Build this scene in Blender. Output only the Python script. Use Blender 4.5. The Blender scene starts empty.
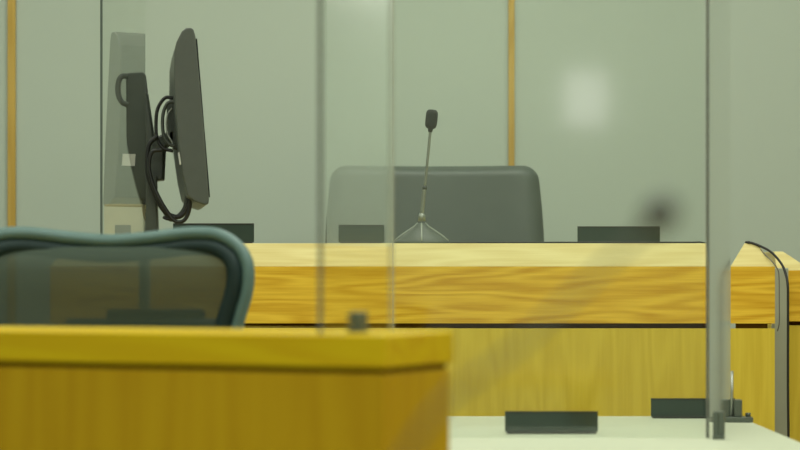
import bpy, bmesh, math, random
from mathutils import Vector, Matrix
random.seed(4)
S = bpy.context.scene
COL = S.collection
PI = math.pi
F = 2300.0            # focal length in pixels of an 800 px wide frame
EYE = 1.08            # height of the lens
HOR = 275.0           # the horizon's row

def X(px, Y): return (px - 400.0) * Y / F
def Z(py, Y): return EYE + (HOR - py) * Y / F
def P(px, py, Y): return Vector((X(px, Y), Y, Z(py, Y)))
def lin(r, g, b):
    f = lambda c: (c / 255 / 12.92) if c / 255 <= .04045 else ((c / 255 + .055) / 1.055) ** 2.4
    return (f(r), f(g), f(b), 1)

# ------------------------------------------------------------------ materials
def new_mat(name):
    m = bpy.data.materials.new(name); m.use_nodes = True
    nt = m.node_tree
    return m, nt, nt.nodes['Principled BSDF'], nt.nodes['Material Output']
def plain(name, col, rough=.5, metal=0.0, spec=.5, noise=0.0, nscale=40):
    m, nt, b, o = new_mat(name)
    b.inputs['Base Color'].default_value = col
    b.inputs['Roughness'].default_value = rough
    b.inputs['Metallic'].default_value = metal
    b.inputs['Specular IOR Level'].default_value = spec
    if noise:
        tc = nt.nodes.new('ShaderNodeTexCoord'); n = nt.nodes.new('ShaderNodeTexNoise')
        n.inputs['Scale'].default_value = nscale; n.inputs['Detail'].default_value = 4
        mx = nt.nodes.new('ShaderNodeMix'); mx.data_type = 'RGBA'
        mx.inputs[6].default_value = tuple(c * (1 - noise) for c in col[:3]) + (1,)
        mx.inputs[7].default_value = tuple(min(1, c * (1 + noise)) for c in col[:3]) + (1,)
        nt.links.new(tc.outputs['Object'], n.inputs['Vector'])
        nt.links.new(n.outputs['Fac'], mx.inputs[0])
        nt.links.new(mx.outputs[2], b.inputs['Base Color'])
    return m
def oak(name, light, dark, axis='X', rough=.38, grain=1.0, contrast=1.0, board=None, spec=.12):
    """plain-sawn oak: long fibre streaks, cathedral bands and pores along one axis"""
    m, nt, b, o = new_mat(name)
    N = nt.nodes.new; L = nt.links.new
    tc = N('ShaderNodeTexCoord')
    def mapped(sx, sl):
        mp = N('ShaderNodeMapping')
        s = {'X': (sl, sx, sx), 'Y': (sx, sl, sx), 'Z': (sx, sx, sl)}[axis]
        mp.inputs['Scale'].default_value = s
        L(tc.outputs['Object'], mp.inputs['Vector']); return mp
    m1 = mapped(34 * grain, 1.0 * grain)
    n1 = N('ShaderNodeTexNoise'); n1.inputs['Scale'].default_value = 1.6; n1.inputs['Detail'].default_value = 5
    n1.inputs['Distortion'].default_value = .6
    L(m1.outputs[0], n1.inputs['Vector'])
    # growth rings: a slow field folded into bands
    m2 = mapped(7 * grain, .7 * grain)
    n2 = N('ShaderNodeTexNoise'); n2.inputs['Scale'].default_value = 1.3; n2.inputs['Detail'].default_value = 2
    L(m2.outputs[0], n2.inputs['Vector'])
    mu = N('ShaderNodeMath'); mu.operation = 'MULTIPLY'; mu.inputs[1].default_value = 60
    L(n2.outputs['Fac'], mu.inputs[0])
    si = N('ShaderNodeMath'); si.operation = 'SINE'; L(mu.outputs[0], si.inputs[0])
    si2 = N('ShaderNodeMath'); si2.operation = 'MULTIPLY_ADD'; si2.inputs[1].default_value = .5; si2.inputs[2].default_value = .5
    L(si.outputs[0], si2.inputs[0])
    m3 = mapped(150 * grain, 5 * grain)
    n3 = N('ShaderNodeTexNoise'); n3.inputs['Scale'].default_value = 1.5; n3.inputs['Detail'].default_value = 3
    L(m3.outputs[0], n3.inputs['Vector'])
    a1 = N('ShaderNodeMix'); a1.inputs[0].default_value = .38
    L(n1.outputs['Fac'], a1.inputs[2]); L(si2.outputs[0], a1.inputs[3])
    a2 = N('ShaderNodeMix'); a2.inputs[0].default_value = .38
    L(a1.outputs[0], a2.inputs[2]); L(n3.outputs['Fac'], a2.inputs[3])
    ramp = N('ShaderNodeValToRGB')
    h = .24 * contrast
    ramp.color_ramp.elements[0].position = .5 - .24 / contrast; ramp.color_ramp.elements[0].color = dark
    ramp.color_ramp.elements[1].position = .5 + .2 / contrast; ramp.color_ramp.elements[1].color = light
    L(a2.outputs[0], ramp.inputs[0])
    L(ramp.outputs[0], b.inputs['Base Color'])
    b.inputs['Roughness'].default_value = rough
    b.inputs['Specular IOR Level'].default_value = spec
    bp = N('ShaderNodeBump'); bp.inputs['Strength'].default_value = .08; bp.inputs['Distance'].default_value = .002
    L(n3.outputs['Fac'], bp.inputs['Height']); L(bp.outputs[0], b.inputs['Normal'])
    return m
def fabric(name, col, vary=.05):
    """woven acoustic cloth: fine cross weave and slow tonal drift"""
    m, nt, b, o = new_mat(name)
    N = nt.nodes.new; L = nt.links.new
    tc = N('ShaderNodeTexCoord')
    def streak(s):
        mp = N('ShaderNodeMapping'); mp.inputs['Scale'].default_value = s
        n = N('ShaderNodeTexNoise'); n.inputs['Scale'].default_value = 1; n.inputs['Detail'].default_value = 3
        L(tc.outputs['Object'], mp.inputs['Vector']); L(mp.outputs[0], n.inputs['Vector']); return n
    h = streak((60, 60, 700)); v = streak((700, 700, 60)); c = streak((1.3, 1.3, 1.3))
    ad = N('ShaderNodeMath'); ad.operation = 'ADD'; L(h.outputs['Fac'], ad.inputs[0]); L(v.outputs['Fac'], ad.inputs[1])
    md = N('ShaderNodeMath'); md.operation = 'MULTIPLY_ADD'; md.inputs[1].default_value = .35
    L(ad.outputs[0], md.inputs[0]); 
    m3 = N('ShaderNodeMath'); m3.operation = 'MULTIPLY'; m3.inputs[1].default_value = .3
    L(c.outputs['Fac'], m3.inputs[0]); L(m3.outputs[0], md.inputs[2])
    mx = N('ShaderNodeMix'); mx.data_type = 'RGBA'
    mx.inputs[6].default_value = tuple(k * (1 - vary) for k in col[:3]) + (1,)
    mx.inputs[7].default_value = tuple(k * (1 + vary) for k in col[:3]) + (1,)
    L(md.outputs[0], mx.inputs[0]); L(mx.outputs[2], b.inputs['Base Color'])
    b.inputs['Roughness'].default_value = .95; b.inputs['Specular IOR Level'].default_value = .1
    return m
def acrylic(name, gain=1.0, base=0.0, rough=.02, tint=(.97, .985, .97, 1), refl=(1, 1, 1, 1)):
    """clear sheet: straight-through view plus a Fresnel reflection off its face"""
    m, nt, b, o = new_mat(name); nt.nodes.remove(b)
    N = nt.nodes.new; L = nt.links.new
    tr = N('ShaderNodeBsdfTransparent'); tr.inputs[0].default_value = tint
    gl = N('ShaderNodeBsdfGlossy'); gl.inputs['Roughness'].default_value = rough; gl.inputs['Color'].default_value = refl
    fr = N('ShaderNodeFresnel'); fr.inputs['IOR'].default_value = 1.49
    ge = N('ShaderNodeNewGeometry')
    g1 = N('ShaderNodeMath'); g1.operation = 'MULTIPLY_ADD'; g1.inputs[1].default_value = gain; g1.inputs[2].default_value = base
    g1.use_clamp = True
    L(fr.outputs[0], g1.inputs[0])
    inv = N('ShaderNodeMath'); inv.operation = 'SUBTRACT'; inv.inputs[0].default_value = 1; L(ge.outputs['Backfacing'], inv.inputs[1])
    g2 = N('ShaderNodeMath'); g2.operation = 'MULTIPLY'; L(g1.outputs[0], g2.inputs[0]); L(inv.outputs[0], g2.inputs[1])
    mx = N('ShaderNodeMixShader'); L(g2.outputs[0], mx.inputs[0]); L(tr.outputs[0], mx.inputs[1]); L(gl.outputs[0], mx.inputs[2])
    L(mx.outputs[0], o.inputs['Surface'])
    return m
def see_through(name, col, open_frac, rough=.8):
    m, nt, b, o = new_mat(name)
    b.inputs['Base Color'].default_value = col; b.inputs['Roughness'].default_value = rough
    tr = nt.nodes.new('ShaderNodeBsdfTransparent'); mx = nt.nodes.new('ShaderNodeMixShader')
    mx.inputs[0].default_value = open_frac
    nt.links.new(b.outputs[0], mx.inputs[1]); nt.links.new(tr.outputs[0], mx.inputs[2]); nt.links.new(mx.outputs[0], o.inputs['Surface'])
    return m
def glow(name, col, strength):
    m, nt, b, o = new_mat(name); nt.nodes.remove(b)
    e = nt.nodes.new('ShaderNodeEmission'); e.inputs[0].default_value = col; e.inputs[1].default_value = strength
    nt.links.new(e.outputs[0], o.inputs[0]); return m

OAK_L = (.86, .56, .055, 1); OAK_D = (.58, .30, .015, 1)
M = dict(
    wall=fabric('grey_green_wall_fabric', (.435, .495, .425, 1)),
    wall_plain=plain('painted_wall', (.435, .495, .425, 1), .9, noise=.04, nscale=3),
    ceiling=plain('ceiling_paint', (.7, .7, .66, 1), .95, noise=.03),
    floor=plain('brown_carpet', (.24, .225, .17, 1), .98, noise=.3, nscale=200),
    oak_face=oak('oak_horizontal', OAK_L, OAK_D, 'X', contrast=1.0, grain=1.35),
    oak_cap=oak('oak_pale_cap', (.62, .54, .245, 1), (.52, .42, .16, 1), 'X', rough=.5),
    oak_panel=oak('oak_veneer_upright', (.70, .53, .06, 1), (.60, .43, .04, 1), 'Z', rough=.5),
    oak_side=oak('oak_added_wainscot', OAK_L, OAK_D, 'Y'),
    oak_end=oak('oak_block', OAK_L, OAK_D, 'X', contrast=1.0, grain=1.35),
    oak_trim=oak('oak_strip', (.54, .37, .10, 1), (.44, .28, .06, 1), 'Z'),
    oak_desk=oak('oak_desk_edge', (.58, .42, .006, 1), (.50, .32, .004, 1), 'X', rough=.5, grain=.8),
    oak_desk_top=oak('oak_desk_top', (.62, .44, .10, 1), (.5, .33, .06, 1), 'X', rough=.4, grain=.8),
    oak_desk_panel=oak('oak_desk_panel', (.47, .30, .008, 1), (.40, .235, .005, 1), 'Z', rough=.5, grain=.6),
    groove=plain('dark_shadow_gap', (.10, .052, .008, 1), .95, spec=.05),
    white=plain('white_laminate', (.46, .49, .37, 1), .6, noise=.02),
    grey_infill=plain('grey_infill_laminate', (.33, .35, .27, 1), .7, noise=.06, nscale=12),
    leather=plain('charcoal_leather', (.066, .083, .068, 1), .5, spec=.45, noise=.12, nscale=30),
    black=plain('black_plastic', (.018, .022, .018, 1), .45, noise=.1),
    dark=plain('dark_grey_plastic', (.05, .06, .05, 1), .45, noise=.1),
    mid=plain('mid_grey_plastic', (.070, .080, .066, 1), .42, noise=.08),
    screen=plain('switched_off_screen', (.02, .025, .025, 1), .12),
    rubber=plain('black_cable', (.008, .009, .008, 1), .5, noise=.1),
    greycable=plain('grey_cable', (.11, .10, .085, 1), .5, noise=.1),
    plate=plain('dark_name_plate', (.022, .04, .032, 1), .4, spec=.3, noise=.1),
    plate_edge=plain('black_plate_rim', (.012, .014, .012, 1), .4),
    steel=plain('brushed_steel', (.35, .37, .34, 1), .35, metal=.8, noise=.08),
    stem=plain('grey_gooseneck', (.22, .24, .2, 1), .38, metal=.5),
    base_metal=plain('satin_grey_base', (.075, .09, .072, 1), .5, spec=.3, noise=.05), highlight_ridge=plain('painted_highlight', (.26, .29, .24, 1), .4),
    foam=plain('black_foam', (.022, .026, .02, 1), .95, noise=.4, nscale=300),
    cream=plain('cream_card', (.62, .58, .40, 1), .8, noise=.04),
    sticker=plain('white_sticker', (.8, .8, .75, 1), .6),
    teal=plain('teal_grey_frame', (.08, .15, .145, 1), .42, spec=.5, noise=.06),
    teal_dark=plain('dark_teal_rim', (.009, .024, .024, 1), .6, spec=.25, noise=.1),
    mesh=see_through('woven_seat_mesh', (.030, .050, .034, 1), .065),
    edge=plain('acrylic_edge', (.10, .125, .11, 1), .25, spec=.5),
    edge_pale=see_through('acrylic_edge_pale', (.42, .44, .36, 1), .55, .3),
    edge_grey=see_through('acrylic_edge_grey', (.14, .15, .125, 1), .35, .3),
    clamp=plain('gunmetal_clamp', (.085, .105, .085, 1), .4, metal=.2, noise=.06),
    ac_return=acrylic('acrylic_return', gain=1.0, base=.08, rough=.03), ac_facing=acrylic('acrylic_added_haze', gain=1.0, base=.46, rough=.12),
    ac_mirror=acrylic('acrylic_bench', gain=0.9, base=.46, rough=.02),
    ac_front=acrylic('acrylic_front', gain=1.7, base=0.0, rough=.065),
    ac_graze=acrylic('acrylic_grazing', gain=1.5, base=.1, rough=.08),
)

# ------------------------------------------------------------------ object helpers
def link(o): COL.objects.link(o); return o
def tag(o, label, cat, group=None):
    o['label'] = label; o['category'] = cat
    if group: o['group'] = group
    return o
def thing(name, label, cat, loc, group=None, rotz=0):
    o = link(bpy.data.objects.new(name, None)); o.location = loc; o.rotation_euler = (0, 0, rotz)
    o.empty_display_size = .05
    return tag(o, label, cat, group)
class MB:
    """collects shapes in world space, linked as one mesh object"""
    def __init__(s): s.bm = bmesh.new()
    def _xf(s, vs, mat):
        if mat is not None: bmesh.ops.transform(s.bm, matrix=mat, verts=vs)
    def box(s, a, b, mat=None):
        c = [(a[i] + b[i]) / 2 for i in range(3)]; d = [abs(b[i] - a[i]) for i in range(3)]
        r = bmesh.ops.create_cube(s.bm, size=1, matrix=Matrix.Translation(c) @ Matrix.Diagonal((*d, 1)))
        s._xf(r['verts'], mat); return s
    def prism(s, poly, vec, mat=None):
        """closed polygon of 3-D points pushed along vec"""
        vec = Vector(vec)
        a = [s.bm.verts.new(Vector(p)) for p in poly]; b = [s.bm.verts.new(Vector(p) + vec) for p in poly]
        n = len(poly); s.bm.faces.new(a[::-1]); s.bm.faces.new(b)
        for i in range(n): s.bm.faces.new((a[i], a[(i + 1) % n], b[(i + 1) % n], b[i]))
        s._xf(a + b, mat); return s
    def loft(s, rings, caps=True):
        vr = [[s.bm.verts.new(Vector(p)) for p in r] for r in rings]; n = len(rings[0])
        for i in range(len(vr) - 1):
            for j in range(n): s.bm.faces.new((vr[i][j], vr[i][(j + 1) % n], vr[i + 1][(j + 1) % n], vr[i + 1][j]))
        if caps: s.bm.faces.new(vr[0][::-1]); s.bm.faces.new(vr[-1])
        return s
    def tube(s, pts, r, seg=10, closed=False, flat=(1, 1), up=None):
        pts = [Vector(p) for p in pts]; n = len(pts); rings = []
        prev = None
        for i, p in enumerate(pts):
            if closed: t = pts[(i + 1) % n] - pts[i - 1]
            else: t = pts[min(i + 1, n - 1)] - pts[max(i - 1, 0)]
            t.normalize()
            if up is not None: u = Vector(up)
            elif prev is None: u = Vector((0, 0, 1)) if abs(t.z) < .9 else Vector((0, 1, 0))
            else: u = prev
            u = (u - t * u.dot(t)); u.normalize(); prev = u; w = t.cross(u)
            rr = r[i] if isinstance(r, (list, tuple)) else r
            rings.append([p + (u * math.cos(k * 2 * PI / seg) * flat[0] + w * math.sin(k * 2 * PI / seg) * flat[1]) * rr for k in range(seg)])
        if closed: s.loft(rings + [rings[0]], caps=False); bmesh.ops.remove_doubles(s.bm, verts=s.bm.verts, dist=1e-6)
        else: s.loft(rings)
        return s
    def lathe(s, prof, c, seg=32, axis=None, sy=1.0):
        """profile of (radius, height) turned about a vertical (or given) axis through c"""
        c = Vector(c); ax = Vector(axis or (0, 0, 1)).normalized()
        q = Vector((0, 0, 1)).rotation_difference(ax)
        rings = [[c + q @ Vector((max(r, 1e-4) * math.cos(k * 2 * PI / seg), sy * max(r, 1e-4) * math.sin(k * 2 * PI / seg), h)) for k in range(seg)] for r, h in prof]
        return s.loft(rings)
    def build(s, name, mat, parent=None, smooth=False, bevel=0, seg=2, sub=0, origin=None):
        bmesh.ops.recalc_face_normals(s.bm, faces=s.bm.faces)
        me = bpy.data.meshes.new(name); o = bpy.data.objects.new(name, me)
        if parent is not None:
            top = Matrix.Identity(4); p = parent
            chain = []
            while p is not None: chain.append(p); p = p.parent
            for q in reversed(chain): top = top @ Matrix.Translation(q.location) @ Matrix.Rotation(q.rotation_euler.z, 4, 'Z')
            bmesh.ops.transform(s.bm, matrix=top.inverted(), verts=s.bm.verts)
            o.parent = parent
        elif origin is not None:
            bmesh.ops.translate(s.bm, vec=-Vector(origin), verts=s.bm.verts); o.location = origin
        s.bm.to_mesh(me); s.bm.free()
        me.materials.append(mat)
        if smooth:
            for p in me.polygons: p.use_smooth = True
        link(o)
        if bevel:
            b = o.modifiers.new('bevel', 'BEVEL'); b.width = bevel; b.segments = seg; b.limit_method = 'ANGLE'; b.angle_limit = math.radians(35)
        if sub:
            d = o.modifiers.new('sub', 'SUBSURF'); d.levels = sub; d.render_levels = sub
        return o
def struct(o): o['kind'] = 'structure'; return o
def smooth_path(pts, n=8):
    """Catmull-Rom through the points"""
    pts = [Vector(p) for p in pts]; out = []
    q = [pts[0] * 2 - pts[1]] + pts + [pts[-1] * 2 - pts[-2]]
    for i in range(1, len(q) - 2):
        for k in range(n):
            t = k / n; a, b, c, d = q[i - 1], q[i], q[i + 1], q[i + 2]
            out.append(.5 * ((2 * b) + (c - a) * t + (2 * a - 5 * b + 4 * c - d) * t * t + (3 * b - a - 3 * c + d) * t ** 3))
    out.append(pts[-1]); return out
def dup(o, parent=None):
    c = o.copy(); COL.objects.link(c)
    if parent is not None: c.parent = parent
    for ch in list(o.children): dup(ch, c)
    return c

# ------------------------------------------------------------------ the room
WY = 7.3; XL, XR, YB, HZ = -3.2, 2.6, -3.2, 3.1
struct(MB().box((XL - .1, YB - .1, -.1), (XR + .1, WY + .1, 0)).build('floor', M['floor']))
struct(MB().box((XL - .1, YB - .1, HZ), (XR + .1, WY + .1, HZ + .1)).build('ceiling', M['ceiling']))
struct(MB().box((XL - .1, WY, 0), (XR + .1, WY + .1, HZ)).build('wall_back', M['wall']))
struct(MB().box((XL - .1, YB - .1, 0), (XR + .1, YB, HZ)).build('wall_front', M['wall_plain']))
struct(MB().box((XL - .1, YB, 0), (XL, WY, HZ)).build('wall_left', M['wall']))
struct(MB().box((XR, YB, 0), (XR + .1, WY, HZ)).build('wall_right', M['wall']))
struct(MB().box((XL, 5.62, 0), (XR, WY, .18)).build('floor_dais', M['floor']))
# oak strips between the cloth panels of the far wall
for i, px in enumerate((12, 511.3)):
    w = 8.0 / 2 if i == 0 else 6.2 / 2
    struct(MB().box((X(px - w, WY), WY - .012, .18), (X(px + w, WY), WY, HZ)).build('trim_%d' % (i + 1), M['oak_trim'], bevel=.002))
# unseen oak wainscot added so the near sheet mirrors the bench's oak colour
struct(MB().box((XR - .025, YB, 0), (XR, WY, 1.10)).box((XR - .04, YB, 1.10), (XR, WY, 1.16)).build('trim_3', M['oak_side'], bevel=.004))

# ------------------------------------------------------------------ the bench
BY = 5.60            # its front face
zc = Z(266.5, BY); zg1 = Z(323.5, BY); zg0 = Z(328.5, BY)
zt = Z(243.3, BY + .05)
def bench_unit(name, label, x0, x1, y, hipL, hipR, depth, mats, k=1.0):
    """oak block: bevelled pale cap over a fascia, a shadow gap, an upright veneered panel"""
    r = thing(name, label, 'bench', ((x0 + x1) / 2, y, 0))
    c = .05
    # cap: hipped where an end is free
    b = MB()
    lo = [(x0, y, zc), (x1, y, zc), (x1, y + depth, zc), (x0, y + depth, zc)]
    hi = [(x0 + hipL, y + c, zt), (x1 - hipR, y + c, zt), (x1 - hipR, y + depth, zt), (x0 + hipL, y + depth, zt)]
    b.loft([lo, hi]); b.build('cap_rail', mats[0], r, bevel=.0015)
    MB().box((x0, y, zg1), (x1, y + depth, zc)).build('fascia', mats[1], r, bevel=.0015)
    MB().box((x0 + .012, y + .03, zg0), (x1 - (.012 if hipR else .0005), y + depth - .02, zg1)).build('shadow_gap', M['groove'], r)
    MB().box((x0 + .004, y + .004, .0), (x1 - (.004 if hipR else 0), y + .06, zg0)).build('front_panel', mats[2], r, bevel=.0015)
    for xe in (x0 + .004, x1 - .064):
        MB().box((xe, y + .06, .18), (xe + .06, y + depth - .02, zg0)).build('end_panel', mats[2], r)
    return r
xl = X(50, BY); xm = X(709.5, BY)
bench = bench_unit('judge_bench', 'long oak bench with pale slanted cap, the slim microphone standing on it', xl, xm, BY, .04, 0, .52,
                   (M['oak_cap'], M['oak_face'], M['oak_panel']))
x0 = X(730.5, BY); x1 = X(775, BY)
def bench_block():
    y = BY; c = .05; xa, xb = X(744.5, y + c), X(757, y + c); yb = y + .22; ya2, yb2 = X(746.5, yb), X(756, yb)
    r = thing('bench_block', 'short oak bench block with narrow top under the arching black cable', 'bench', ((x0 + x1) / 2, y, 0))
    def plan(z): return [(x0, y, z), (x1, y, z), (xb, y + c, z), (yb2, yb, z), (ya2, yb, z), (xa, y + c, z)]
    top = [(xa, y + c - .0004, zt), (xb, y + c - .0004, zt), (xb, y + c, zt), (yb2, yb, zt), (ya2, yb, zt), (xa, y + c, zt)]
    MB().loft([plan(zc), top]).build('cap_rail', M['oak_cap'], r)
    MB().prism(plan(zg1), (0, 0, zc - zg1)).build('fascia', M['oak_end'], r)
    MB().prism([(x0 + .014, y + .012, zg0), (x1 - .016, y + .012, zg0), (xb, y + c, zg0), (yb2, yb, zg0), (ya2, yb, zg0), (xa, y + c, zg0)], (0, 0, zg1 - zg0)).build('shadow_gap', M['groove'], r)
    q = [(a, b + .003, 0.0) for a, b, _ in plan(0)]
    MB().prism(q, (0, 0, zg0)).build('front_panel', M['oak_panel'], r)
bench_block()
# far wing: same section set back
WYF = 6.12
def wing():
    y = WYF; r = thing('bench_wing', 'oak bench wing set farther back at the right, partly behind the black cable', 'bench', (X(789, y), y, 0))
    a, b2 = X(777, y), X(801, y); zcc = Z(270.5, y); ztt = Z(251.5, y + .05); g1, g0 = Z(321.5, y), Z(325.5, y)
    MB().loft([[(a, y, zcc), (b2 + .03, y, zcc), (b2 + .03, y + .3, zcc), (a, y + .3, zcc)],
               [(a, y + .05, ztt), (X(783, y + .05), y + .05, ztt), (X(783, y + .05), y + .3, ztt), (a, y + .3, ztt)]]).build('cap_rail', M['oak_cap'], r, bevel=.0015)
    MB().box((a, y, g1), (b2 + .03, y + .3, zcc)).build('fascia', M['oak_end'], r, bevel=.0015)
    MB().box((a + .01, y + .03, g0), (b2 + .02, y + .28, g1)).build('shadow_gap', M['groove'], r)
    MB().box((a, y + .004, .18), (b2 + .026, y + .28, g0)).build('front_panel', M['oak_panel'], r, bevel=.0015)
wing()
# grey infill between block and wing
y = 5.98 + .06
b = MB().box((X(774.5, y), y, .18), (X(788.5, y), y + .05, Z(268, y)))
tag(b.build('infill_panel', M['grey_infill'], origin=(X(781.5, y), y, .18), bevel=.002), 'narrow grey upright infill between oak bench block and the wing behind', 'panel')

# ------------------------------------------------------------------ name plates
def plate(label, px0, px1, py, Y, zb, group=None, h=None):
    a, b = X(px0, Y), X(px1, Y); top = Z(py, Y); c = (a + b) / 2
    r = thing('name_plate', label, 'name plate', (c, Y, zb), group)
    MB().prism([(a, Y, zb + .004), (a, Y + .004, zb + .004), (a, Y + .005, top), (a, Y + .001, top)], (b - a, 0, 0)).build('plate', M['plate'], r, bevel=.0008)
    t = MB(); t.box((a, Y - .0005, top - .0028), (b, Y + .0065, top + .0004))
    t.build('rim', M['plate_edge'], r)
    MB().box((a + .004, Y - .004, zb), (b - .004, Y + .03, zb + .005)).build('foot', M['plate_edge'], r, bevel=.001)
    return r
zb = zt
plate('black name plate on the bench cap beside the monitor pole', 173, 254, 223.5, 5.76, zb)
plate('smallest dark name plate, on the bench in front of the leather chair', 338.5, 384, 225, 5.76, zb)
plate('black name plate on the bench cap to the right of the leather chair', 577.5, 660, 226.5, 5.76, zb)
TZ = .761
plate('black name plate at the front of the white table', 505, 598, 411.5, 4.62, TZ)
plate('black name plate at the white table back edge, behind the upright acrylic edge', 651, 735, 398.5, 5.12, TZ)

# ------------------------------------------------------------------ white table
def table():
    xa, xb, ya, yb = -.12, .765, 4.15, 5.2
    r = thing('clerk_table', 'white topped table standing in front of the oak bench', 'table', ((xa + xb) / 2, (ya + yb) / 2, 0))
    MB().box((xa, ya, TZ - .03), (xb, yb, TZ)).build('table_top', M['white'], r, bevel=.003)
    for sx in (xa + .05, xb - .1):
        for sy in (ya + .05, yb - .1):
            MB().box((sx, sy, 0), (sx + .05, sy + .05, TZ - .03)).build('leg', M['steel'], r, bevel=.004)
    MB().box((xa + .1, yb - .09, .35), (xb - .1, yb - .07, TZ - .03)).build('modesty_panel', M['white'], r)
table()

# ------------------------------------------------------------------ leather chair behind the bench
def leather_chair():
    Y0 = 6.5
    xa, xb = X(324.5, Y0), X(545.5, Y0); xc = (xa + xb) / 2; hw = (xb - xa) / 2
    r = thing('executive_chair', 'wide dark leather chair standing behind the oak bench', 'chair', (xc, Y0, .18))
    ztop = Z(164, Y0); zlow = .72
    n, mrows = 24, 40
    front, back = [], []
    rings = []
    for j in range(mrows + 1):
        v = 1 - (1 - j / mrows) ** 2; z = zlow + (ztop - zlow) * v
        t = max(0, (z - Z(243, Y0)) / (ztop - Z(243, Y0)))
        w = hw * (1 - .055 * t ** 1.5)
        # the shoulders round off near the top edge
        dz = ztop - z; rr = .042
        if dz < rr: w -= rr * (1 - math.sqrt(max(0, 1 - ((rr - dz) / rr) ** 2))) * 1.0
        th = .055
        if dz < .03: th = .055 * math.sqrt(max(.02, 1 - ((.03 - dz) / .03) ** 2)) 
        lean = .10 * v
        ring = []
        for i in range(n + 1):
            u = -1 + 2 * i / n; bow = .05 * (1 - u * u)
            e = th * math.sqrt(max(0.0, 1 - abs(u) ** 6)) + .004
            ring.append((xc + u * w, Y0 + bow + lean - e, z))
        for i in range(n, -1, -1):
            u = -1 + 2 * i / n; bow = .05 * (1 - u * u)
            e = th * math.sqrt(max(0.0, 1 - abs(u) ** 6)) + .004
            ring.append((xc + u * w, Y0 + bow + lean + e, z))
        rings.append(ring)
    MB().loft(rings).build('backrest', M['leather'], r, smooth=True)
    pts = []
    rings = []
    for k in range(7):
        a = k / 6; zz = .60 + .12 * a; ins = .03 * abs(2 * a - 1) ** 3
        rings.append([(xc + sx * (.27 - ins), Y0 - .24 + sy * (.25 - ins), zz) for sx, sy in ((-1, -.8), (-.85, -1), (.85, -1), (1, -.8), (1, .9), (.9, 1), (-.9, 1), (-1, .9))])
    MB().loft(rings).build('seat', M['leather'], r, smooth=False, bevel=.02, seg=3)
    for sx in (-1, 1):
        MB().tube(smooth_path([(xc + sx * .285, Y0 - .02, .66), (xc + sx * .30, Y0 - .05, .88), (xc + sx * .30, Y0 - .30, .90), (xc + sx * .28, Y0 - .33, .66)], 6), .018, 10).build('armrest', M['black'], r, smooth=True)
    MB().lathe([(.05, .30), (.035, .32), (.03, .60), (.1, .61)], (xc, Y0 - .22, 0), 20).build('pedestal', M['black'], r, smooth=True)
    for k in range(5):
        a = k * 2 * PI / 5 + .3; d = Vector((math.cos(a), math.sin(a), 0)); c = Vector((xc, Y0 - .22, 0))
        leg = MB().tube([c + Vector((0, 0, .31)), c + d * .15 + Vector((0, 0, .285)), c + d * .29 + Vector((0, 0, .255))], [.026, .022, .016], 8).build('leg', M['black'], r, smooth=True)
        MB().lathe([(.0, -.012), (.028, -.012), (.032, 0), (.028, .012), (0, .012)], c + d * .29 + Vector((0, 0, .2125)), 16, axis=(-d.y, d.x, 0)).build('caster', M['rubber'], leg, smooth=True)
leather_chair()

# ------------------------------------------------------------------ bench microphone
def bench_mic():
    Y = 5.80; c = Vector((X(421.5, Y), Y, zt))
    r = thing('gooseneck_microphone', 'slim gooseneck microphone with domed base standing on the oak bench cap', 'microphone', c)
    base = MB().lathe([(.070, 0), (.0715, .003), (.069, .007), (.055, .018), (.036, .031), (.018, .043), (.012, .052), (0, .053)], c, 40, sy=.8).build('base', M['base_metal'], r, smooth=True)
    rb = MB()
    for a in (-.05, PI + .05, -PI / 2):
        d = Vector((math.cos(a), math.sin(a) * .8, 0))
        rb.tube([c + d * q + Vector((0, 0, h)) for q, h in ((.068, .008), (.055, .0195), (.036, .0325), (.018, .0445), (.009, .053))], .0022, 6)
    rb.build('highlight_ridge', M['highlight_ridge'], base, smooth=True)  # pale strips stand in for highlight arcs on the domed base
    top = P(430.6, 128, Y); knee = P(424.6, 188, Y); foot = P(421.8, 218, Y)
    MB().lathe([(.0, 0), (.0095, 0), (.0095, .012), (.006, .02), (0, .02)], foot - Vector((0, 0, .008)), 16).build('collar', M['stem'], r, smooth=True)
    MB().tube(smooth_path([foot, (foot + knee) / 2 + Vector((-.0006, 0, 0)), knee], 5), .0052, 10).build('lower_stem', M['stem'], r, smooth=True)
    MB().tube(smooth_path([knee, knee.lerp(top, .5) + Vector((.0003, 0, 0)), top], 6), .0036, 10).build('gooseneck', M['stem'], r, smooth=True)
    MB().lathe([(.0, 0), (.006, 0), (.006, .010), (0, .010)], knee - Vector((0, 0, .004)), 14).build('joint_ring', M['dark'], r, smooth=True)
    ax = (top - knee).normalized()
    h = (Z(110, Y) - Z(128.5, Y))
    MB().lathe([(.006, -.002), (.0115, .0), (.0142, .005), (.0152, .014), (.0152, .033), (.014, .041), (.010, .0458), (0, .047)], top, 24, axis=ax).build('foam_windscreen', M['foam'], r, smooth=True)
    MB().lathe([(.0, -.010), (.0055, -.010), (.0065, -.002), (.0065, .002), (0, .002)], top, 16, axis=ax).build('capsule', M['black'], r, smooth=True)
    return c
mc = bench_mic()
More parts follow.
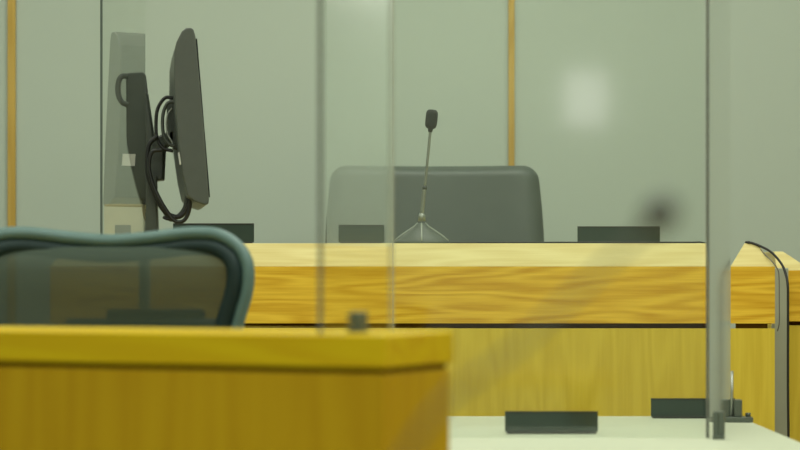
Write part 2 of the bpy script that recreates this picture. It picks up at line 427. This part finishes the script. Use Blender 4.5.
# its lead, along the back of the cap and over the end of the block
def lead():
    Yc = BY + .056; zc_ = zt + .0022
    e = Vector((xm - .012, Yc, zc_))
    pts = [(mc.x + .073, 5.80, zc_), (X(452, Yc) + .01, 5.74, zc_), (X(500, Yc), Yc + .02, zc_), (X(560, Yc), Yc + .003, zc_), (X(650, Yc), Yc, zc_), (X(690, Yc), Yc, zc_), e, e + Vector((.014, .02, -.008)), e + Vector((.015, .03, -.05))]
    o = MB().tube(smooth_path(pts, 8), .0021, 8).build('microphone_cable', M['rubber'], smooth=True, origin=mc + Vector((.073, 0, 0)))
    tag(o, 'thin dark microphone lead lying along the back edge of the long bench cap', 'cable')
    Yf = 5.57
    pts = [(X(751, 5.86), 5.87, .02), (X(751, 5.86), 5.865, .6), (X(751, 5.86), 5.86, 1.06), (X(750.5, 5.85), 5.85, zt - .012), (X(749.5, 5.82), 5.815, zt + .004), (X(747, 5.72), 5.72, zt + .0034), P(746.5, 242.4, 5.655), P(752, 243.0, 5.648), P(758.7, 245.4, 5.64), P(768.7, 250.4, 5.625), P(776, 256.8, 5.61), P(782.5, 265.6, 5.595), P(786, 275, 5.58), P(787.8, 286, Yf), P(788, 304, Yf), P(788, 340, Yf), P(788, 390, Yf), P(788.5, 440, Yf), P(789, 520, Yf)]
    e = Vector(pts[-1])
    pts += [Vector((e.x, 5.56, .35)), Vector((e.x + .02, 5.54, .02)), Vector((e.x + .3, 5.53, .006))]
    o = MB().tube(smooth_path(pts, 8), .0031, 8).build('black_cable', M['rubber'], smooth=True, origin=e)
    tag(o, 'black cable arching off the small oak block and hanging straight down', 'cable')
    p2 = [P(753, 245.2, 5.652), P(758, 247.2, 5.645), P(765, 254.5, 5.622), P(772.5, 262.0, 5.597), P(777, 268, 5.59), P(779, 276, 5.59), P(779.3, 300, 5.59), P(779.3, 322, 5.595), P(777.5, 331, 5.61)]
    o = MB().tube(smooth_path(p2, 6), .0013, 8).build('grey_cable', M['greycable'], smooth=True, origin=p2[0])
    tag(o, 'thin grey cable following the slanted edge of the small oak block', 'cable')
lead()

# ------------------------------------------------------------------ side-on monitor on its pole
def side_monitor():
    Y0 = 5.84; D = .48
    base = Vector((X(150, 5.97), 5.97, zt))
    r = thing('monitor', 'large dark monitor turned edge-on, on a pole with looping cables', 'monitor', base)
    ray = Vector((X(190, 1.0) - .035, 1, 0)).normalized() * D
    prof = [(182, 31), (186, 28), (191, 27.5), (193.5, 29), (195.5, 36), (199, 75), (204, 130), (209, 199), (208.5, 204), (205, 205), (196, 202), (187.5, 196), (183, 176), (178, 140), (175.5, 110), (174, 80), (174.3, 55), (176.5, 42)]
    pts = [P(a, b, Y0) for a, b in prof]
    hous = MB().prism(pts, ray).build('housing', M['mid'], r, bevel=.004, seg=3)
    # screen: thin dark glass on the right-hand face
    sp = [(196.0, 38), (197.4, 38), (210.4, 197), (209.0, 197)]
    off = ray.normalized() * .015
    MB().prism([P(a, b, Y0) + off for a, b in sp], ray * .94).build('screen', M['screen'], r)
    # little white sticker on the back
    q = ray.normalized()
    st = P(175.0, 150, Y0) + q * .045
    sl = (P(178, 140, Y0) - P(175.5, 110, Y0)).normalized()
    bk = Vector((-1, -.1, 0)); 
    MB().prism([P(179.6, 152, Y0) + q * .013 + bk * .003, P(179.6, 152, Y0) + q * .048 + bk * .003, P(181.2, 164, Y0) + q * .048 + bk * .003, P(181.2, 164, Y0) + q * .013 + bk * .003], (.004, 0, 0)).build('sticker', M['sticker'], r)
    # mount plate and knuckle behind the housing
    ym = 6.0
    def at(px, py, Y=ym): return P(px, py, Y)
    MB().prism([at(166, 104), at(171, 98), at(182, 98), at(186, 150), at(174, 150), at(168, 138)], (0, .09, 0)).build('mount_plate', M['dark'], r, bevel=.006, seg=3)
    arm = MB().prism([at(151, 141), at(158, 136), at(175, 128), at(175, 140), at(164, 148), at(162.5, 180), at(150, 181)], (0, .06, 0)).build('arm', M['dark'], r, bevel=.005, seg=3)
    MB().prism([P(144, 92, 6.05), P(146.5, 92, 6.05), P(155, 150, 6.05), P(155, 176, 6.05), P(148, 176, 6.05)], (0, .05, 0)).build('strut', M['dark'], r, bevel=.004)
    yp = 5.97
    MB().prism([(X(144, yp), yp, zt + .01), (X(158, yp), yp, zt + .01), (X(156, yp), yp, Z(175, yp)), (X(147, yp), yp, Z(175, yp))], (0, .035, 0)).build('pole', M['dark'], r, bevel=.004)
    MB().box((X(144, yp), yp - .03, zt), (X(166, yp), yp + .07, zt + .012)).build('base_plate', M['dark'], r, bevel=.003)
    yc = 5.96
    def cab(pp, rad, y0=yc, dy=0):
        return MB().tube(smooth_path([P(a, b, y0 + dy * i) for i, (a, b) in enumerate(pp)], 8), rad, 8)
    cab([(173, 98), (165, 98), (158, 108), (156, 122), (157, 138), (163, 148), (173, 151)], .0046).build('cable', M['rubber'], r, smooth=True)
    cab([(174, 102), (168, 103), (163.5, 112), (162.5, 124), (164, 136), (169, 144), (175, 146)], .0046, 5.95).build('cable', M['dark'], r, smooth=True)
    cab([(172, 108), (168, 114), (166.5, 124), (168, 135), (172, 142), (173, 150)], .0024, 5.95).build('cable', M['steel'], r, smooth=True)
    cab([(157, 136), (149, 145), (147, 160), (148, 176), (153, 190), (160, 205), (168, 214), (178, 217), (185, 212), (189, 202), (189, 192)], .0062, 5.95).build('cable', M['rubber'], r, smooth=True)
    cab([(162, 150), (152, 152), (149, 166), (152, 182), (158, 196), (166, 210), (175, 221), (183, 221), (188, 214), (190, 203), (188, 190)], .0052, 5.93).build('cable', M['rubber'], r, smooth=True)
    cab([(148, 168), (151, 184), (158, 201), (165, 213), (171, 220), (179, 215), (185, 206), (186.5, 190), (183.5, 172)], .0048, 5.97).build('cable', M['dark'], r, smooth=True)
    cab([(163, 217), (168, 219), (176, 217)], .004, 5.945).build('cable_tie', M['rubber'], r, smooth=True)
    return r
side_monitor()

def second_monitor():
    Y0 = 6.14
    c = Vector((X(139, Y0), Y0, Z(200, Y0)))
    r = thing('monitor', 'smaller dark monitor behind the acrylic strip, left of the monitor pole', 'monitor', (X(140, Y0), Y0, zt))
    ray = Vector((X(138, 1.0), 1, 0)).normalized() * .30
    prof = [(126, 76), (128, 73), (143, 72), (146, 75), (150, 110), (153, 150), (151, 196), (148, 201), (141, 201), (137, 188), (130, 160), (126.5, 140)]
    MB().prism([P(a, b, Y0) for a, b in prof], ray).build('housing', M['dark'], r, bevel=.004, seg=3)
    MB().prism([P(142, 198, Y0), P(150, 198, Y0), P(152, 243, Y0), P(140, 243, Y0)], (0, .03, 0)).build('stand', M['dark'], r, bevel=.003)
    MB().tube(smooth_path([P(128, 76, Y0), P(121, 77, Y0), P(118, 85, Y0), P(118.5, 95, Y0), P(122, 102, Y0), P(128, 105, Y0)], 8), .0075, 10).build('cable_loop', M['dark'], r, smooth=True)
    # inner desk surface carrying it
second_monitor()
# shelf surface behind the cap that carries monitor stand and box
r = bench
MB().box((xl + .05, BY + .50, zt - .03), (xl + .45, 6.50, zt - .0005)).build('side_shelf', M['oak_cap'], bench, bevel=.002)
MB().box((xl + .05, 6.44, .18), (xl + .45, 6.50, zt - .03)).build('shelf_support', M['oak_panel'], bench)

def cream_box():
    Y = 6.02; a, b = X(104, Y), X(143, Y); t = Z(204, Y)
    r = thing('card_box', 'small cream card box with a dark slot, on the bench beside the pole', 'box', ((a + b) / 2, Y, zt))
    bm = MB()
    bm.box((a, Y, zt), (b, Y + .09, t)); bm.build('body', M['cream'], r, bevel=.002)
    MB().box((X(115, Y), Y - .002, zt + .005), (X(131, Y), Y + .01, Z(225, Y))).build('slot', M['dark'], r)
cream_box()

# ------------------------------------------------------------------ acrylic sheets
def sheet(name, label, p0, p1, z0, z1, th, mat, edge_mats, group=None, ew=None):
    """upright sheet from p0 to p1 with polished edge strips"""
    p0, p1 = Vector((*p0, 0)), Vector((*p1, 0)); d = (p1 - p0).normalized(); n = Vector((-d.y, d.x, 0)) * th / 2
    r = thing(name, label, 'acrylic screen', ((p0 + p1) / 2) + Vector((0, 0, z0)), group)
    up = Vector((0, 0, z1 - z0)); z = Vector((0, 0, z0))
    e = .002
    MB().prism([p0 + d * e - n + z, p1 - d * e - n + z, p1 - d * e + n + z, p0 + d * e + n + z], up).build('pane', mat, r)
    for q, s, em, k in ((p0, 1, edge_mats[0], 0), (p1, -1, edge_mats[1], 1)):
        if em is None: continue
        m = n * (ew[k] if ew else 1)
        MB().prism([q - m + z, q + d * s * e * .98 - m + z, q + d * s * e * .98 + m + z, q + m + z], up).build('polished_edge', em, r)
    return r
def clamp(label, c, rotz, w, h, l, knob=True, rod=0):
    """two jaws on a foot gripping a sheet, with a set screw"""
    r = thing('screen_clamp', label, 'clamp', c, None, rotz)
    R = Matrix.Translation(c) @ Matrix.Rotation(rotz, 4, 'Z')
    MB().box((-l * .5, -w * .5, 0), (l * .5, w * .5, h * .18), R).build('foot', M['clamp'], r, bevel=.0015)
    for s in (-1, 1):
        MB().box((-l * .4, s * w * .5 - (.0 if s < 0 else w * .49), h * .18), (l * .4, s * w * .5 + (w * .49 if s < 0 else 0), h), R).build('jaw', M['clamp'], r, bevel=.0015)
    return r
# across the near ledge
C0 = Vector((-.019, 2.90)); U = Vector((-.9063, .4226)); V = Vector((.4226, .9063)); LZ = Z(335, 2.9)
pn = C0 + U * .0919; pf = pn + V * .214
sheet('acrylic_screen', 'upright acrylic sheet clamped across the blurred near oak ledge', pn, pf, LZ + .001, 1.62, .006, M['ac_return'], (M['edge_grey'], M['edge_pale']))
pc = pn + V * .11
clamp('small dark clamp gripping the acrylic sheet on the near oak ledge', Vector((pc.x, pc.y, LZ)), math.atan2(V.y, V.x), .019, .027, .03)
# on the bench, left
sheet('acrylic_screen', 'reflecting acrylic strip with thin dark edge, on the bench left of the monitor', (-.738, 5.68), (-.6505, 5.867), zt + .0005, 1.86, .005, M['ac_mirror'], (M['edge'], None), None, (1.2, 1))
sheet('acrylic_screen', 'added acrylic sheet on the bench making the haze between leather chair and smallest name plate', (X(326, 5.9), 5.9), (X(393.5, 5.9), 5.9), zt + .0005, 1.86, .005, M['ac_facing'], (None, None))  # added sheet: its raised reflection makes the haze over the leather chair
# round the white table
sheet('acrylic_screen', 'wide clear acrylic sheet facing us on the white table', (X(393, 4.5), 4.5), (X(704.5, 4.5), 4.5), TZ, 1.74, .006, M['ac_front'], (M['edge_pale'], None), None, (.8, 1))
sheet('acrylic_screen', 'acrylic side sheet seen nearly edge-on at the right end of the white table', (X(707.5, 4.5), 4.5), (X(728.5, 4.95), 4.95), TZ, 1.74, .008, M['ac_graze'], (M['edge_grey'], None), None, (.9, 1))
clamp('grey foot clamp under the near edge of the side sheet on the white table', Vector((X(717.5, 4.49), 4.47, TZ)), math.radians(77), .022, .054, .026)
def bracket():
    Y = 4.99; c = Vector((X(738, Y), Y, TZ))
    r = thing('screen_bracket', 'dark metal bracket with thin upright rod at the white table right corner', 'bracket', c)
    MB().box((X(727, Y), Y - .02, TZ), (X(752, Y), Y + .025, TZ + .012)).build('base_plate', M['clamp'], r, bevel=.002)
    MB().box((X(733.5, Y), Y - .012, TZ + .012), (X(741.5, Y), Y + .014, Z(399.5, Y))).build('block', M['clamp'], r, bevel=.002)
    MB().tube([(X(732, Y), Y, TZ + .012), (X(732, Y), Y, Z(371, Y))], .0032, 10).build('rod', M['steel'], r, smooth=True)
    MB().lathe([(0, 0), (.006, 0), (.006, .008), (0, .008)], (X(748, Y), Y, TZ + .012), 14).build('screw', M['clamp'], r, smooth=True)
bracket()

# ------------------------------------------------------------------ near ledge desk
def near_desk():
    ang = math.atan2(-U.y, -U.x)
    r = thing('counter_desk', 'blurred oak counter with thick edge in the near left corner', 'desk', (C0.x, C0.y, 0), None, ang)
    R = Matrix.Translation((C0.x, C0.y, 0)) @ Matrix.Rotation(ang, 4, 'Z')
    Lg, D = 1.7, .216; zg = Z(369, 2.9); zg2 = Z(374.5, 2.9)
    MB().box((-Lg, 0, zg), (0, D, LZ), R).build('ledge', M['oak_desk'], r, bevel=.003)
    MB().box((-Lg + .01, .012, zg2), (-.008, D - .01, zg), R).build('shadow_gap', M['groove'], r)
    MB().box((-Lg + .004, .003, 0), (-.003, .04, zg2), R).build('front_panel', M['oak_desk_panel'], r, bevel=.002)
    MB().box((-.043, .04, 0), (-.003, D + .45, .72), R).build('end_panel', M['oak_desk_panel'], r)
    MB().box((-.043, .04, .72), (-.003, D - .006, zg2), R).build('end_panel', M['oak_desk_panel'], r, bevel=.002)
    MB().box((-Lg + .004, .04, .72), (-.043, D + .45, .75), R).build('work_surface', M['oak_desk_top'], r, bevel=.002)
    MB().box((-Lg + .004, .04, 0), (-Lg + .044, D + .45, .72), R).build('end_panel', M['oak_desk_panel'], r)
near_desk()

# ------------------------------------------------------------------ mesh chair behind the ledge
def mesh_chair():
    Y = 4.15; cx = X(108, Y)
    r = thing('mesh_chair', 'teal framed office chair with see-through mesh back behind the near oak counter', 'chair', (cx, Y, 0))
    half = [(0, 240.5), (25, 239), (50, 236.5), (75, 233.5), (95, 233), (110, 235), (124, 241.5), (134, 251), (140, 264), (141, 280), (138.5, 296), (133, 314), (127, 336), (122, 360), (118, 390), (112, 430), (100, 470), (78, 495), (40, 503), (0, 504)]
    def curve(dx): return .05 * (abs(dx) / 140.0) ** 2
    right = [Vector((cx + a * Y / F, Y - curve(a) * 1.0 + .03, Z(b, Y))) for a, b in half]
    left = [Vector((2 * cx - p.x, p.y, p.z)) for p in right[-2:0:-1]]
    loop = right + left
    lp = []
    n = len(loop)
    for i in range(n):
        a, b, c, d = loop[i - 1], loop[i], loop[(i + 1) % n], loop[(i + 2) % n]
        for k in range(4):
            t = k / 4
            lp.append(.5 * ((2 * b) + (c - a) * t + (2 * a - 5 * b + 4 * c - d) * t * t + (3 * b - a - 3 * c + d) * t ** 3))
    MB().tube(lp, .0118, 12, closed=True).build('back_frame', M['teal'], r, smooth=True)
    cen = Vector((cx, Y + .03, sum(p.z for p in lp) / len(lp)))
    def inset(p, d):
        v = Vector((cen.x - p.x, 0, 0)); 
        return p
    # inner rim: the loop drawn in towards its own inside
    m = len(lp); inn = []; inn2 = []
    for i in range(m):
        t = (lp[(i + 1) % m] - lp[i - 1]); nrm = Vector((-t.z, 0, t.x)).normalized()
        if nrm.dot(cen - lp[i]) < 0: nrm = -nrm
        inn.append(lp[i] + nrm * .024 + Vector((0, .004, 0))); inn2.append(lp[i] + nrm * .024 + Vector((0, .004, 0)))
    MB().tube(inn, .016, 8, closed=True).build('mesh_rim', M['teal_dark'], r, smooth=True)
    # the mesh: a fan of rows between mirrored rim points
    b = MB(); k = m // 2
    rows = []
    for i in range(1, k):
        a_, c_ = inn2[i], inn2[m - i]
        rows.append([a_.lerp(c_, q / 12) + Vector((0, .012 * (1 - abs(2 * q / 12 - 1) ** 2), 0)) for q in range(13)])
    vr = [[b.bm.verts.new(p) for p in row] for row in rows]
    for i in range(len(vr) - 1):
        for q in range(12): b.bm.faces.new((vr[i][q], vr[i][q + 1], vr[i + 1][q + 1], vr[i + 1][q]))
    o = b.build('mesh_back', M['mesh'], r, smooth=True)
    # spine and lumbar pad on the far side
    xs = X(143, Y + .07)
    MB().tube(smooth_path([(xs, Y + .085, Z(244, Y + .07)), (xs, Y + .10, Z(300, Y)), (xs - .01, Y + .12, Z(400, Y)), (cx, Y + .10, .62), (cx, Y - .1, .44)], 6), .011, 10).build('spine', M['white'], r, smooth=True)  # spine coloured white in place of the light falling on it
    yl = Y + .075
    MB().box((X(106, yl), yl, Z(326, yl)), (X(205, yl), yl + .02, Z(309, yl))).build('lumbar_pad', M['black'], r, bevel=.008, seg=3)
    MB().tube([(X(66, yl), yl + .01, Z(324, yl)), (X(243, yl - .03), yl - .01, Z(324, yl))], .010, 10).build('cross_bar', M['teal'], r, smooth=True)
    rings = []
    for z_, s_ in ((.43, .96), (.445, 1.0), (.465, 1.0), (.475, .96)):
        rings.append([(cx + sx * .25 * s_, Y - .22 + sy * .23 * s_, z_) for sx, sy in ((-1, -.75), (-.8, -1), (.8, -1), (1, -.75), (1, .75), (.8, 1), (-.8, 1), (-1, .75))])
    MB().loft(rings).build('seat', M['teal_dark'], r, bevel=.01)
    for sx in (-1, 1):
        MB().tube(smooth_path([(cx + sx * .2, Y - .1, .44), (cx + sx * .30, Y - .08, .50), (cx + sx * .30, Y - .12, .66)], 5), .016, 8).box((cx + sx * .30 - .04, Y - .26, .655), (cx + sx * .30 + .04, Y - .02, .68)).build('armrest', M['teal_dark'], r, smooth=False)
    MB().lathe([(.045, .12), (.03, .14), (.026, .42), (.09, .43)], (cx, Y - .2, 0), 18).build('pedestal', M['teal_dark'], r, smooth=True)
    for q in range(5):
        a = q * 2 * PI / 5 + .2; d = Vector((math.cos(a), math.sin(a), 0)); c = Vector((cx, Y - .2, 0))
        leg = MB().tube([c + Vector((0, 0, .13)), c + d * .16 + Vector((0, 0, .105)), c + d * .30 + Vector((0, 0, .075))], [.026, .02, .015], 8).build('leg', M['teal'], r, smooth=True)
        MB().lathe([(0, -.012), (.026, -.012), (.030, 0), (.026, .012), (0, .012)], c + d * .30 + Vector((0, 0, .0305)), 16, axis=(-d.y, d.x, 0)).build('caster', M['rubber'], leg, smooth=True)
mesh_chair()

# ------------------------------------------------------------------ microphone close to the lens, and the table it stands on
def near_mic():
    Y = 1.30; tz = .75
    t = thing('counsel_table', 'oak table just below the frame carrying the blurred near microphone', 'table', (0.05, 1.13, 0))
    MB().box((-.6, .72, tz - .03), (.7, 1.55, tz)).build('table_top', M['oak_desk_top'], t, bevel=.003)
    for sx in (-.55, .6):
        for sy in (.77, 1.45): MB().box((sx, sy, 0), (sx + .05, sy + .05, tz - .03)).build('leg', M['oak_desk_panel'], t)
    b = Vector((-.035, Y, tz))
    r = thing('gooseneck_microphone', 'very blurred gooseneck microphone slanting up across the foreground', 'microphone', b)
    MB().lathe([(.05, 0), (.05, .008), (.03, .02), (.01, .035), (0, .036)], b, 24).build('base', M['black'], r, smooth=True)
    head = P(659, 215, Y); mid = P(520, 345, Y); low = P(425, 425, Y)
    MB().tube(smooth_path([b + Vector((0, 0, .03)), b + Vector((.0, 0, .14)), low, mid, head], 8), .0019, 10).build('gooseneck', M['dark'], r, smooth=True)
    ax = (head - mid).normalized()
    MB().lathe([(0, -.006), (.005, -.006), (.0082, 0), (.0095, .006), (.0082, .012), (.004, .0155), (0, .016)], head - ax * .004, 16, axis=ax).build('foam_windscreen', M['black'], r, smooth=True)
near_mic()

# ------------------------------------------------------------------ lights of the room
def area(loc, size, sy, power, col, rot=(0, 0, 0)):
    l = bpy.data.lights.new('ceiling_lamp', 'AREA'); l.shape = 'RECTANGLE'; l.size = size; l.size_y = sy; l.energy = power; l.color = col
    o = link(bpy.data.objects.new('ceiling_lamp', l)); o.location = loc; o.rotation_euler = rot; return o
WARM = (.95, .985, .86)
fix = None
spots = [(-1.7, 5.9), (0.2, 5.9), (1.7, 5.9), (-1.7, 3.6), (0.2, 3.6), (1.7, 3.6), (-1.7, .6), (0.2, .6), (1.7, .6), (0.2, -2.0)]
for i, (x, yy) in enumerate(spots):
    e = thing('ceiling_light', 'recessed white ceiling light panel above the room', 'ceiling light', (x, yy, HZ), 'ceiling light panels')
    MB().box((x - .6, yy - .3, HZ - .03), (x + .6, yy + .3, HZ)).build('frame', M['white'], e)
    area((x, yy, HZ - .035), 1.1, .5, {.2: 22, -1.7: 15, 1.7: 11}[x] if yy > 5 else {3.6: 24, .6: 30, -2.0: 30}[yy], WARM)
# a lit wall lamp on the wall behind the camera (its reflection shows in the clear sheet)
wl = thing('wall_lamp', 'small lit lamp on the wall behind the camera', 'lamp', (.98, YB, 1.96))
MB().box((.86, YB, 1.86), (1.10, YB + .03, 2.16)).build('back_plate', M['steel'], wl)
MB().box((.87, YB + .03, 1.87), (1.09, YB + .08, 2.15)).build('lamp_shade', glow('lamp_glow', (1, 1, .93, 1), 2.9), wl)

w = bpy.data.worlds.new('World'); S.world = w; w.use_nodes = True
w.node_tree.nodes['Background'].inputs[0].default_value = (.8, .85, .8, 1); w.node_tree.nodes['Background'].inputs[1].default_value = .05

# ------------------------------------------------------------------ camera
cd = bpy.data.cameras.new('camera'); cam = link(bpy.data.objects.new('camera', cd))
cam.location = (0, 0, EYE); cam.rotation_euler = (PI / 2, 0, 0)
cd.sensor_width = 36; cd.lens = F * 36 / 800; cd.shift_y = (HOR - 225) / 800
cd.clip_start = .05
cd.dof.use_dof = True; cd.dof.focus_distance = 5.7; cd.dof.aperture_fstop = 3.7
S.camera = cam
S.view_settings.view_transform = 'Standard'; S.view_settings.look = 'None'; S.view_settings.gamma = 1
S.view_settings.use_curve_mapping = False
S.view_settings.exposure = 0.25
